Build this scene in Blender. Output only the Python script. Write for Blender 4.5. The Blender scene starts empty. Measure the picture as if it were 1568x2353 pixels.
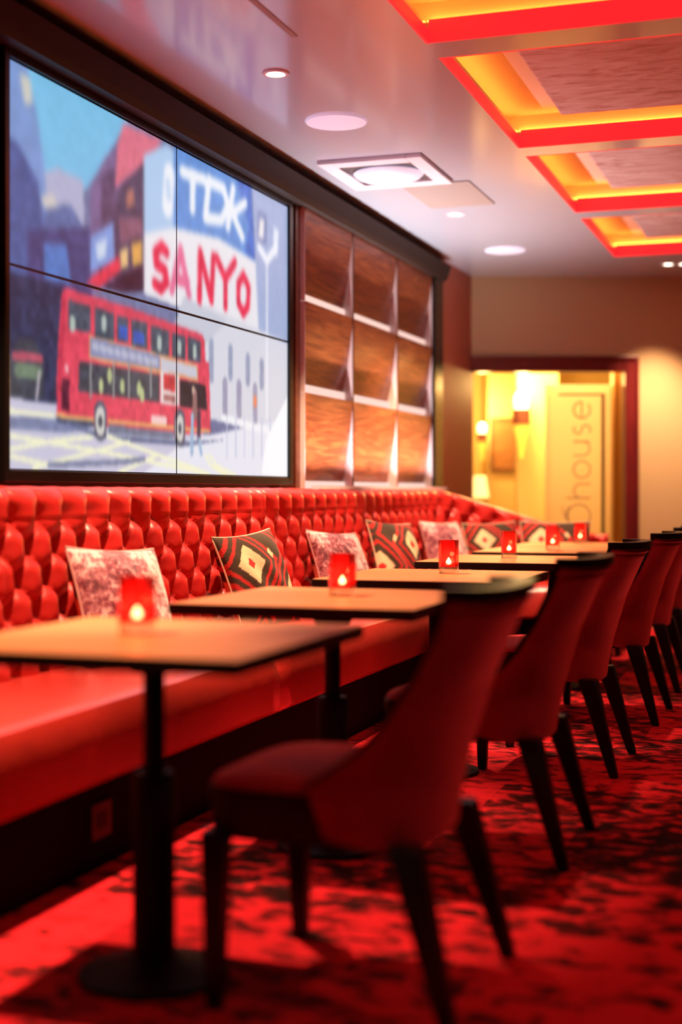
import bpy, bmesh, math, random
import numpy as np
from mathutils import Vector, Matrix
random.seed(7); np.random.seed(7)
SC = bpy.context.scene
COL = SC.collection
PI = math.pi
EYE = 1.05                      # camera height
YAW = math.radians(18.7)
ST, CT = math.sin(YAW), math.cos(YAW)

# ------------------------------------------------------------------ camera
cd = bpy.data.cameras.new('camera'); cam = bpy.data.objects.new('camera', cd); COL.objects.link(cam)
cam.location = (0, 0, EYE); cam.rotation_euler = (PI/2, 0, YAW)
cd.sensor_fit = 'VERTICAL'; cd.sensor_height = 36; cd.sensor_width = 24; cd.lens = 50
cd.shift_y = -(1176.5-1131)/2353
cd.clip_start = .05
cd.dof.use_dof = True; cd.dof.focus_distance = 5.9; cd.dof.aperture_fstop = 1.0
SC.camera = cam

# ------------------------------------------------------------------ view, world, big lights
SC.view_settings.view_transform = 'Standard'; SC.view_settings.look = 'None'
SC.view_settings.exposure = 0; SC.view_settings.gamma = 1; SC.view_settings.use_curve_mapping = False
SC.render.engine = 'CYCLES'
SC.cycles.use_denoising = True
SC.cycles.max_bounces = 7; SC.cycles.diffuse_bounces = 2; SC.cycles.glossy_bounces = 3
SC.cycles.transparent_max_bounces = 12
SC.cycles.sample_clamp_indirect = 4
SC.cycles.caustics_reflective = False; SC.cycles.caustics_refractive = False
wd = bpy.data.worlds.new('world'); SC.world = wd; wd.use_nodes = True
wd.node_tree.nodes['Background'].inputs[0].default_value = (.5, .12, .1, 1)
wd.node_tree.nodes['Background'].inputs[1].default_value = .006

COVE = (1.0, .25, .03)        # colour of the cove LEDs
COVE_W = 17.0                   # strength of the cove strips
LIP = (1.0, .02, .03); LIP_W = .80
SPOT_W = 440                     # row of downlights over the bench
SCREEN_W = 1.0
SLOT = (1.0, .66, .58); SLOT_W = 1.05

def spot_lamp(name, loc, power, size, col=(1, .66, .38), blend=.6, radius=.03, aim=None):
    l = bpy.data.lights.new(name, 'SPOT'); l.energy = power; l.color = col
    l.spot_size = math.radians(size); l.spot_blend = blend; l.shadow_soft_size = radius
    o = bpy.data.objects.new(name, l); COL.objects.link(o); o.location = loc
    if aim: o.rotation_euler = (Vector(aim)-Vector(loc)).to_track_quat('-Z', 'Y').to_euler()
    return o

# ------------------------------------------------------------------ tags and builders
def tag(o, label=None, cat=None, group=None, kind=None):
    if label: o['label'] = label
    if cat: o['category'] = cat
    if group: o['group'] = group
    if kind: o['kind'] = kind
    return o
def empty(name, loc=(0, 0, 0), rz=0, parent=None):
    o = bpy.data.objects.new(name, None); COL.objects.link(o)
    o.location = loc; o.rotation_euler = (0, 0, rz); o.empty_display_size = .1
    if parent: o.parent = parent
    return o
def obj(name, bm, m, parent=None, smooth=True):
    bmesh.ops.recalc_face_normals(bm, faces=bm.faces)
    me = bpy.data.meshes.new(name); bm.to_mesh(me); bm.free()
    for f in me.polygons: f.use_smooth = smooth
    if smooth:
        try: me.set_sharp_from_angle(angle=math.radians(38))
        except Exception: pass
    for mm in (m if isinstance(m, (list, tuple)) else [m]): me.materials.append(mm)
    o = bpy.data.objects.new(name, me); COL.objects.link(o)
    if parent: o.parent = parent
    return o
def B(): return bmesh.new()
def box(bm, x0, x1, y0, y1, z0, z1, bev=0, mat=None, mi=0):
    r = bmesh.ops.create_cube(bm, size=1)
    M = Matrix.Translation(((x0+x1)/2, (y0+y1)/2, (z0+z1)/2)) @ Matrix.Diagonal((abs(x1-x0), abs(y1-y0), abs(z1-z0), 1))
    bmesh.ops.transform(bm, matrix=M, verts=r['verts'])
    vs = r['verts']
    if bev:
        es = list({e for v in vs for e in v.link_edges})
        rb = bmesh.ops.bevel(bm, geom=es, offset=bev, segments=2, profile=.6, affect='EDGES')
        vs = list({v for f in rb['faces'] for v in f.verts} | {v for v in vs if v.is_valid})
    if mat is not None: bmesh.ops.transform(bm, matrix=mat, verts=vs)
    if mi:
        for f in {f for v in vs for f in v.link_faces}: f.material_index = mi
    return vs
def loft(bm, rings, cap=True, closed=True):
    R = [[bm.verts.new(p) for p in r] for r in rings]
    n = len(R[0])
    for a, b in zip(R, R[1:]):
        for i in range(n if closed else n-1):
            bm.faces.new((a[i], a[(i+1) % n], b[(i+1) % n], b[i]))
    if cap and closed:
        bm.faces.new(list(reversed(R[0]))); bm.faces.new(R[-1])
    return R
def lathe(bm, prof, n=32, c=(0, 0, 0)):
    loft(bm, [[(c[0]+r*math.cos(2*PI*i/n), c[1]+r*math.sin(2*PI*i/n), c[2]+z) for i in range(n)] for r, z in prof])
def tube(bm, pts, r, n=8, closed=False, flat=1.0):
    pts = [Vector(p) for p in pts]; rings = []; m = len(pts)
    for i, p in enumerate(pts):
        if closed: t = (pts[(i+1) % m]-pts[i-1]).normalized()
        else: t = (pts[min(i+1, m-1)]-pts[max(i-1, 0)]).normalized()
        up = Vector((0, 0, 1)) if abs(t.z) < .95 else Vector((0, 1, 0))
        a = t.cross(up).normalized(); b = a.cross(t).normalized()
        rr = r[i] if isinstance(r, (list, tuple)) else r
        rings.append([p+a*rr*math.cos(2*PI*k/n)+b*rr*flat*math.sin(2*PI*k/n) for k in range(n)])
    if closed:
        rings.append(rings[0]); V = [[bm.verts.new(q) for q in g] for g in rings[:-1]]; V.append(V[0])
        for A, C in zip(V, V[1:]):
            for i in range(n): bm.faces.new((A[i], A[(i+1) % n], C[(i+1) % n], C[i]))
    else: loft(bm, rings)
def copy_tree(o, parent=None):
    c = o.copy(); COL.objects.link(c); c.parent = parent
    for ch in list(o.children): copy_tree(ch, c)
    return c

# ------------------------------------------------------------------ materials
def mat(name, col=(.5, .5, .5), rough=.5, metal=0, spec=.5, emit=None, estr=0, coat=0, sheen=0, coat_rough=.1, sheen_tint=None):
    m = bpy.data.materials.new(name); m.use_nodes = True
    p = m.node_tree.nodes['Principled BSDF'].inputs
    p['Base Color'].default_value = (*col, 1); p['Roughness'].default_value = rough
    p['Metallic'].default_value = metal; p['Specular IOR Level'].default_value = spec
    if emit: p['Emission Color'].default_value = (*emit, 1); p['Emission Strength'].default_value = estr
    if coat: p['Coat Weight'].default_value = coat; p['Coat Roughness'].default_value = coat_rough
    if sheen:
        p['Sheen Weight'].default_value = sheen; p['Sheen Roughness'].default_value = .4
        p['Sheen Tint'].default_value = (*(sheen_tint or (1, 1, 1)), 1)
    return m
def N(m, t, **kw):
    n = m.node_tree.nodes.new(t)
    for k, v in kw.items(): setattr(n, k, v)
    return n
def P(m): return m.node_tree.nodes['Principled BSDF']
def L(m, a, b): m.node_tree.links.new(a, b)
def coords(m, scale=(1, 1, 1), rot=(0, 0, 0), world=False):
    t = N(m, 'ShaderNodeTexCoord'); mp = N(m, 'ShaderNodeMapping')
    mp.inputs['Scale'].default_value = scale; mp.inputs['Rotation'].default_value = rot
    if world:
        g = N(m, 'ShaderNodeNewGeometry'); L(m, g.outputs['Position'], mp.inputs['Vector'])
    else: L(m, t.outputs['Object'], mp.inputs['Vector'])
    return mp.outputs[0]
def noise(m, vec, scale=5, detail=3, rough=.5, dist=0):
    n = N(m, 'ShaderNodeTexNoise'); n.inputs['Scale'].default_value = scale
    n.inputs['Detail'].default_value = detail; n.inputs['Roughness'].default_value = rough; n.inputs['Distortion'].default_value = dist
    L(m, vec, n.inputs['Vector']); return n.outputs[0]
def ramp(m, fac, stops):
    r = N(m, 'ShaderNodeValToRGB'); e = r.color_ramp.elements
    while len(e) < len(stops): e.new(.5)
    for i, (q, c) in enumerate(stops): e[i].position = q; e[i].color = (*c, 1)
    L(m, fac, r.inputs[0]); return r.outputs[0]
def bump(m, fac, s=.3, d=.01):
    b = N(m, 'ShaderNodeBump'); b.inputs['Strength'].default_value = s; b.inputs['Distance'].default_value = d
    L(m, fac, b.inputs['Height']); L(m, b.outputs[0], P(m).inputs['Normal'])
def wood(name, c0, c1, scale, rough=.4, rot=(0, 0, 0), dist=1.5, coat=0, world=False, det=6):
    m = mat(name, c0, rough, coat=coat)
    v = coords(m, scale, rot, world)
    L(m, ramp(m, noise(m, v, 1, det, .6, dist), [(.3, c0), (.7, c1)]), P(m).inputs['Base Color'])
    return m

M = {}
# red leather with fine grain
M['leather'] = mat('red_leather', (.55, .020, .018), .38, spec=.55, coat=.15, coat_rough=.4)
bump(M['leather'], noise(M['leather'], coords(M['leather'], world=True), 260, 2), .08, .002)
M['leather_seat'] = mat('red_leather_seat', (.52, .022, .013), .36, spec=.6, coat=.9, coat_rough=.34)
bump(M['leather_seat'], noise(M['leather_seat'], coords(M['leather_seat'], world=True), 5, 3), .35, .02)
M['velvet'] = mat('red_velvet', (.30, .012, .018), .8, spec=.2, sheen=1, sheen_tint=(1, .16, .18))
L(M['velvet'], ramp(M['velvet'], noise(M['velvet'], coords(M['velvet']), 9, 4), [(.3, (.30, .014, .022)), (.7, (.44, .024, .036))]), P(M['velvet']).inputs['Base Color'])
M['seat_velvet'] = mat('seat_velvet', (.42, .015, .024), .7, spec=.25, sheen=.4, sheen_tint=(1, .15, .15))
M['black_wood'] = mat('ebony_wood', (.005, .003, .003), .4, spec=.25)
M['dark_side'] = mat('black_leather', (.014, .005, .005), .55, spec=.2)
M['black_metal'] = mat('black_powder_coated_metal', (.007, .005, .005), .6, spec=.15)
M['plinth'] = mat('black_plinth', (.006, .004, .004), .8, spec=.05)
M['table_wood'] = wood('oak_table_top', (.44, .145, .045), (.60, .215, .075), (2.2, 34, 34), .5, dist=.6)
M['table_wood'].node_tree.nodes['Principled BSDF'].inputs['Specular IOR Level'].default_value = .3
M['trim_wood'] = wood('walnut_trim', (.085, .020, .010), (.15, .038, .016), (14, 2, 14), .35, coat=.2, world=True)
M['pillar'] = mat('terracotta_paint', (.55, .13, .06), .6)
M['frame_black'] = mat('black_lacquer', (.006, .005, .005), .25)
M['door_wood'] = wood('mahogany_frame', (.10, .008, .010), (.17, .014, .014), (20, 20, 2), .3, coat=.4, world=True)
M['wall'] = mat('cream_wall_paint', (.62, .40, .20), .7)
M['dark_wall'] = mat('dark_wall_paint', (.05, .015, .01), .7)
M['ceiling'] = mat('white_gloss_ceiling', (.70, .76, .88), .30, spec=.5, coat=1, coat_rough=.13)
M['white'] = mat('white_plastic', (.9, .9, .98), .5)
M['disc'] = mat('white_plastic_added_glow', (.9, .9, .98), .5, emit=(.72, .66, .95), estr=.34)  # white plastic given emission so speakers and vent deflector look brighter
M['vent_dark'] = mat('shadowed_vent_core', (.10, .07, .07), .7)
M['hatch'] = mat('beige_hatch', (.42, .34, .31), .5)
M['lip'] = mat('red_led_diffuser', (.6, .02, .02), .5, emit=LIP, estr=LIP_W)
M['cove_led'] = mat('cove_led_strip', (0, 0, 0), .5, emit=COVE, estr=COVE_W)
M['cove'] = mat('cove_paint', (.75, .62, .5), .7)
M['slot_led'] = mat('warm_white_led_strip', (0, 0, 0), .5, emit=SLOT, estr=SLOT_W)
M['lamp_lens'] = mat('lit_lamp_lens', (1, 1, 1), .3, emit=(1, .86, .66), estr=9)
M['chrome'] = mat('chrome', (.7, .68, .66), .15, metal=1)
M['brass'] = mat('brass', (.75, .38, .10), .3, metal=1)
M['wax'] = mat('candle_wax', (.95, .75, .6), .5, emit=(1, .25, .08), estr=.5)
M['cup'] = mat('tealight_cup', (.5, .06, .05), .3, metal=.3)
M['flame'] = mat('candle_flame', (1, .8, .4), .5, emit=(1, .58, .22), estr=70)
M['piping'] = mat('cream_piping', (.75, .48, .34), .6)
M['pink_piping'] = mat('pink_piping', (.62, .30, .28), .6)
# ceiling panel centre: mottled wallpaper
m = M['mural'] = mat('mottled_ceiling_wallpaper', (.5, .25, .2), .6)
L(m, ramp(m, noise(m, coords(m, (3, 9, 3), (0, 0, .3), True), 1.6, 4, .6, 1.2), [(.35, (.62, .36, .32)), (.5, (.85, .66, .64)), (.7, (.95, .84, .84))]), P(m).inputs['Base Color'])
# wood of the tilted wall boards: wavy horizontal figure
m = M['board'] = mat('figured_walnut_board', (.3, .09, .03), .38, coat=.15)
v = coords(m, (1, 1.1, 15), world=True)
L(m, ramp(m, noise(m, v, 1.5, 5, .6, 2.2), [(.3, (.10, .017, .006)), (.5, (.24, .052, .014)), (.72, (.42, .12, .03))]), P(m).inputs['Base Color'])
# carpet: patchwork of mottled red and near-black blocks
m = M['carpet'] = mat('patchwork_carpet', (.5, .01, .01), .95, spec=.1)
v = coords(m, world=True)
br = N(m, 'ShaderNodeTexBrick'); br.offset = .5; br.inputs['Scale'].default_value = 1
br.inputs['Brick Width'].default_value = .72; br.inputs['Row Height'].default_value = .56
br.inputs['Mortar Size'].default_value = 0; br.inputs['Color1'].default_value = (0, 0, 0, 1); br.inputs['Color2'].default_value = (1, 1, 1, 1)
L(m, v, br.inputs['Vector'])
n1 = noise(m, coords(m, (1, 1.5, 1), world=True), 10, 3, .6, .5)
mx = N(m, 'ShaderNodeMath', operation='MULTIPLY_ADD'); L(m, br.outputs[0], mx.inputs[0]); mx.inputs[1].default_value = .20; L(m, n1, mx.inputs[2])
L(m, ramp(m, mx.outputs[0], [(.47, (.020, .002, .002)), (.56, (.16, .004, .006)), (.66, (.66, .013, .022))]), P(m).inputs['Base Color'])
bump(m, noise(m, v, 320, 1), .3, .004)
# crushed velvet of the pink cushions
m = M['pink'] = mat('crushed_pink_velvet', (.6, .25, .3), .45, spec=.5, sheen=.6)
n1 = noise(m, coords(m, (1, 1, 1)), 34, 5, .8, .3); n2 = noise(m, coords(m, (1, 1, 1)), 7, 2, .5, .2)
ma = N(m, 'ShaderNodeMath', operation='MULTIPLY_ADD'); L(m, n2, ma.inputs[0]); ma.inputs[1].default_value = .6; L(m, n1, ma.inputs[2])
L(m, ramp(m, ma.outputs[0], [(.66, (.12, .015, .03)), (.78, (.42, .10, .14)), (.90, (.92, .60, .60))]), P(m).inputs['Base Color'])
bump(m, n1, .35, .01)
# colours stored per vertex (woven pattern, screen picture)
def attr_mat(name, emit=None, rough=.9):
    m = mat(name, rough=rough); a = N(m, 'ShaderNodeAttribute'); a.attribute_name = 'col'
    if emit:
        L(m, a.outputs[0], P(m).inputs['Emission Color']); P(m).inputs['Emission Strength'].default_value = emit
        P(m).inputs['Base Color'].default_value = (.01, .01, .01, 1); P(m).inputs['Roughness'].default_value = .35
    else: L(m, a.outputs[0], P(m).inputs['Base Color'])
    return m
M['kilim'] = attr_mat('woven_kilim')
bump(M['kilim'], noise(M['kilim'], coords(M['kilim'], (1, 1, 1)), 150, 1), .4, .003)
M['picture'] = attr_mat('screen_picture', SCREEN_W)
def glassy(name, tint, gloss=.12, trans=.0, tcol=(1, .05, .05)):
    m = bpy.data.materials.new(name); m.use_nodes = True; nt = m.node_tree; nt.nodes.clear()
    o = N(m, 'ShaderNodeOutputMaterial'); t = N(m, 'ShaderNodeBsdfTransparent'); t.inputs[0].default_value = (*tint, 1)
    g = N(m, 'ShaderNodeBsdfGlossy'); g.inputs['Roughness'].default_value = .06; g.inputs[0].default_value = (1, 1, 1, 1)
    fr = N(m, 'ShaderNodeFresnel'); fr.inputs[0].default_value = 1.45
    a = N(m, 'ShaderNodeMixShader'); L(m, fr.outputs[0], a.inputs[0])
    src = t.outputs[0]
    if trans:
        d = N(m, 'ShaderNodeBsdfTranslucent'); d.inputs[0].default_value = (*tcol, 1)
        b = N(m, 'ShaderNodeMixShader'); b.inputs[0].default_value = trans
        L(m, t.outputs[0], b.inputs[1]); L(m, d.outputs[0], b.inputs[2]); src = b.outputs[0]
    L(m, src, a.inputs[1]); L(m, g.outputs[0], a.inputs[2]); L(m, a.outputs[0], o.inputs[0])
    return m
M['red_glass'] = glassy('red_glass', (.95, .36, .36), trans=.22, tcol=(1, .03, .035))
M['clear_glass'] = glassy('clear_glass', (.95, .88, .86), trans=.25, tcol=(1, .75, .7))
M['pane'] = glassy('window_glass', (.97, .95, .9))

# ------------------------------------------------------------------ the room
def wallpt(a, b, z):            # a along the rear wall, b behind its face
    return Vector((CT*a - ST*(REAR+b), ST*a + CT*(REAR+b), z))
REAR = 10.95
RW = Matrix(((CT, -ST, 0, -ST*REAR), (ST, CT, 0, CT*REAR), (0, 0, 1, 0), (0, 0, 0, 1)))   # rear wall frame: x along, y behind, z up
CEIL = 2.71
def struct(name, bm, m, parent=None, smooth=False):
    o = obj(name, bm, m, parent, smooth)
    if not parent: tag(o, kind='structure')
    return o
b = B(); box(b, -2.75, 3.4, -1.6, 12.2, -.1, 0); struct('floor', b, M['carpet'])
# ceiling with four openings for the light coffers
COF = [(3.60, 5.09), (5.27, 6.78), (6.95, 8.45), (8.64, 10.13)]
CX0, CX1 = -1.39, .75
b = B()
box(b, -2.75, CX0, -1.6, 12.2, CEIL, CEIL+.08); box(b, CX1, 3.4, -1.6, 12.2, CEIL, CEIL+.08)
ys = [-1.6]+[q for c in COF for q in c]+[12.2]
for y0, y1 in zip(ys[::2], ys[1::2]): box(b, CX0, CX1, y0, y1, CEIL, CEIL+.08)
struct('ceiling', b, M['ceiling'])
b = B(); box(b, -2.85, -2.67, -1.6, 10.68, 0, 2.79); struct('wall_left', b, M['trim_wood'])
b = B(); box(b, 3.4, 3.5, -1.6, 12.2, 0, 2.79); struct('wall_right', b, M['dark_wall'])
b = B(); box(b, -2.85, 3.5, -1.7, -1.6, 0, 2.79); struct('wall_front', b, M['dark_wall'])
# rear wall with the opening of the glazed window
WA0, WA1, WZ1 = .945, 2.182, 1.975
b = B()
for q in ((.80, WA0, 0, 2.80), (WA1, 4.4, 0, 2.80), (WA0, WA1, WZ1, 2.80)):
    box(b, q[0], q[1], 0, .12, q[2], q[3], mat=RW)
struct('wall_back', b, M['wall'])
b = B(); box(b, -2.68, -2.56, 9.78, 10.75, 0, CEIL-.001); struct('trim_1', b, M['pillar'])       # painted pier at the end of the left wall
b = B(); loft(b, [[(-2.67, y, 2.545), (-2.53, y, 2.545), (-2.515, y, 2.57), (-2.505, y, 2.60), (-2.49, y, 2.65), (-2.50, y, 2.65), (-2.52, y, 2.570), (-2.67, y, 2.570)] for y in (-1.5, 9.80)]); struct('trim_2', b, mat('crown_moulding', (.022, .012, .010), .5, spec=.3))
b = B(); box(b, -2.515, -2.465, 6.95, 9.58, 1.066, 1.084); struct('trim_11', b, M['white'])      # uplight channel on top of the bench back
_l = bpy.data.lights.new('uplight_strip', 'AREA'); _l.shape = 'RECTANGLE'; _l.size = .03; _l.size_y = 2.6; _l.energy = 38; _l.spread = math.radians(118); _l.color = (1, .92, .93)
_o = bpy.data.objects.new('uplight_strip', _l); COL.objects.link(_o); _o.location = (-2.485, 8.27, 1.085); _o.rotation_euler = (PI, 0, 0)
b = B(); box(b, -2.67, -2.585, -1.5, 4.05, 1.0, 2.58); struct('trim_3', b, M['trim_wood'])       # wood casing left of the screens
b = B(); box(b, -2.67, -2.59, 6.92, 6.985, 1.0, 2.58); struct('trim_4', b, M['trim_wood'])

# ------------------------------------------------------------------ light coffers
def coffer(y0, y1, label):
    r = tag(empty('light_coffer', ((CX0+CX1)/2, (y0+y1)/2, CEIL)), label, 'ceiling light', 'red lit ceiling coffers')
    hx = (CX1-CX0)/2; hy = (y1-y0)/2; G = .25; H = .17
    b = B()                                          # hidden upper box, wider than the opening
    X, Y = hx+.10, hy-.001+.07
    for q in ((-X, -X+.02, -Y, Y), (X-.02, X, -Y, Y), (-X, X, -Y, -Y+.02), (-X, X, Y-.02, Y)): box(b, *q, .0805, H)
    box(b, -X, X, -Y, Y, H, H+.02)
    obj('cove_box', b, M['cove'], r, False)
    b = B(); w = .012                                # glowing lip round the opening
    for q in ((-hx, -hx+w, -hy, hy, 0, .05), (hx-w, hx, -hy, hy, 0, .05), (-hx+w, hx-w, -hy, -hy+w, 0, .085), (-hx+w, hx-w, hy-w, hy, 0, .085)): box(b, *q)
    obj('light_lip', b, M['lip'], r, False)
    b = B(); t = .03                                 # LED strips lying behind the lip
    x, y = hx+.03, hy+.025
    for q in ((-x-.02, -x, -hy, hy, .083, .09), (x, x+.02, -hy, hy, .083, .09), (-hx, hx, -y-.02, -y, .085, .095), (-hx, hx, y, y+.02, .085, .095)): box(b, *q)
    obj('led_strip', b, M['cove_led'], r, False)
    b = B(); box(b, -hx+G, hx-G, -hy+G, hy-G, .075, .10, .01)
    for sx in (-.3, .3): box(b, sx-.01, sx+.01, -.01, .01, .10, H)
    obj('centre_panel', b, M['mural'], r, False)
    b = B()
    return r
for (y0, y1), lab in zip(COF, ('red and amber lit ceiling coffer nearest the viewer, cut by the top of the photo',
        'second red lit ceiling coffer from the front, showing its amber left end and mottled centre',
        'third red lit ceiling coffer, behind the large second one', 'smallest and farthest red lit ceiling coffer, near the back wall')):
    coffer(y0, y1, lab)

# ------------------------------------------------------------------ ceiling fittings
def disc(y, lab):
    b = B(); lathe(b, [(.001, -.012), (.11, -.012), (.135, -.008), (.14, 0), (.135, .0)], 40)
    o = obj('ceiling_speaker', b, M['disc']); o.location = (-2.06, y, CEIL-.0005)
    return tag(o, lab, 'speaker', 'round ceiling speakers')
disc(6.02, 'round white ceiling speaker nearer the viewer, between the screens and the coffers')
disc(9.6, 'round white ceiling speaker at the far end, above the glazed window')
def downlight(x, y, lab, w, size=67, aim=None, grp='recessed ceiling downlights', lens=True):
    r = tag(empty('downlight', (x, y, CEIL)), lab, 'ceiling light', grp)
    b = B(); lathe(b, [(.036, -.002), (.040, -.008), (.052, -.007), (.055, -.001), (.045, .0)], 32)
    obj('bezel', b, M['white'], r)
    b = B(); lathe(b, [(.001, -.004), (.030, -.004), (.036, -.001), (.001, 0)], 24)
    obj('lens', b, M['lamp_lens'], r)
    if w: spot_lamp('downlight_lamp', (x, y, CEIL-.03), w, size, aim=aim or (x, y, 0), blend=1 if grp.startswith('paired') else .6)
    return r
downlight(-2.05, 5.25, 'small recessed downlight above the left screen, before the first speaker', SPOT_W)
downlight(-2.07, 8.25, 'small bright recessed downlight just beyond the brown ceiling hatch', SPOT_W, 78, (-1.88, 8.7, 0))
downlight(-1.06, 10.55, 'left of the paired small downlights before the back wall', 330, 64, wallpt(2.42, 0, .9), grp='paired downlights at the back wall')
downlight(-.95, 10.58, 'right of the paired small downlights before the back wall', 0, grp='paired downlights at the back wall')
for x, y, w in ((-2.06, 2.25, SPOT_W), (-2.06, 3.75, SPOT_W), (-2.06, 6.60, SPOT_W), (-2.06, 10.0, 0)):
    if w: spot_lamp('bench_lamp', (x, y, CEIL-.02), w, 67, blend=.45, aim=(x, y, 0))
# unseen red fill lights added over the aisle to brighten the chair backs
for y in (2.2, 4.4, 6.6, 8.8):
    spot_lamp('aisle_fill', (1.15, y, CEIL-.02), 70, 75, (1, .30, .22), aim=(-.45, y, .45), radius=.12)
# air vent
r = tag(empty('ceiling_vent', (-2.13, 7.03, CEIL)), 'square white air vent in the ceiling with a curved deflector', 'vent')
b = B()
for q in ((-.27, -.19, -.32, .32), (.19, .27, -.32, .32), (-.19, .19, -.32, -.22), (-.19, .19, .22, .32)): box(b, *q, -.022, .0, .004)
obj('frame', b, M['white'], r, False)
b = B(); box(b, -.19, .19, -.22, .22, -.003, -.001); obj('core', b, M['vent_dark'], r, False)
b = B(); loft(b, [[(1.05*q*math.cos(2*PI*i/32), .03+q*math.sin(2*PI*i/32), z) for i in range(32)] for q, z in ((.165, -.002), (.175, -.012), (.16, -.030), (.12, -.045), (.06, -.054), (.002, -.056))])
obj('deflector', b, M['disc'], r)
b = B(); box(b, -.18, .2, -.32, .32, -.008, 0, .003)
o = obj('ceiling_hatch', b, M['hatch'], None, False); o.location = (-1.98, 7.70, CEIL); tag(o, 'flat brownish access hatch in the ceiling beside the air vent', 'hatch')
b = B(); box(b, -.012, .012, -.75, .75, -.003, 0)
o = obj('slot_diffuser', b, M['hatch'], None, False); o.location = (-1.82, 4.1, CEIL); tag(o, 'thin dark slot in the ceiling at the top of the photo', 'vent')

# ------------------------------------------------------------------ video wall
def raster(shapes, W, H, ss=1):
    X, Y = np.meshgrid((np.arange(W)+.5)/W, (np.arange(H)+.5)/H)
    img = np.zeros((H, W, 3)); img[:] = (110, 120, 160)
    for q in shapes:
        if q[0] == 'p':
            pts = q[2]; ins = np.zeros((H, W), bool)
            j = len(pts)-1
            for i in range(len(pts)):
                (x0, y0), (x1, y1) = pts[i], pts[j]
                if y0 != y1:
                    c = ((y0 > Y) != (y1 > Y)) & (X < (x1-x0)*(Y-y0)/(y1-y0)+x0)
                    ins ^= c
                j = i
            img[ins] = q[1]
        else:
            w = q[2]*2.65/2; pts = [(p[0]*2.65, p[1]*1.39) for p in q[3]]
            d = np.full((H, W), 9.)
            for (x0, y0), (x1, y1) in zip(pts, pts[1:]):
                dx, dy = x1-x0, y1-y0; l2 = dx*dx+dy*dy+1e-9
                t = np.clip(((X*2.65-x0)*dx+(Y*1.39-y0)*dy)/l2, 0, 1)
                d = np.minimum(d, np.hypot(X*2.65-x0-t*dx, Y*1.39-y0-t*dy))
            img[d < w] = q[1]
    rs = np.random.RandomState(3); g = rs.rand(H//6+2, W//6+2)
    g = np.kron(g, np.ones((6, 6)))[:H, :W]
    dark = np.clip(1-img.mean(2)/200, 0, 1)
    img *= (1+(g-.5)[..., None]*.45*dark[..., None])
    k = np.array([1, 4, 6, 4, 1])/16.
    base_ = img.copy()
    for it in range(6):
        if it == 2: base_ = img.copy()
        p_ = np.pad(img, ((2, 2), (0, 0), (0, 0)), 'edge'); img = sum(k[i]*p_[i:i+H] for i in range(5))
        p_ = np.pad(img, ((0, 0), (2, 2), (0, 0)), 'edge'); img = sum(k[i]*p_[:, i:i+W] for i in range(5))
    t_ = np.clip((.62-Y)/.25, 0, 1)[..., None]
    img = base_*(1-t_)+img*t_
    return (np.clip(img, 0, 255)/255)**2.2
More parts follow.
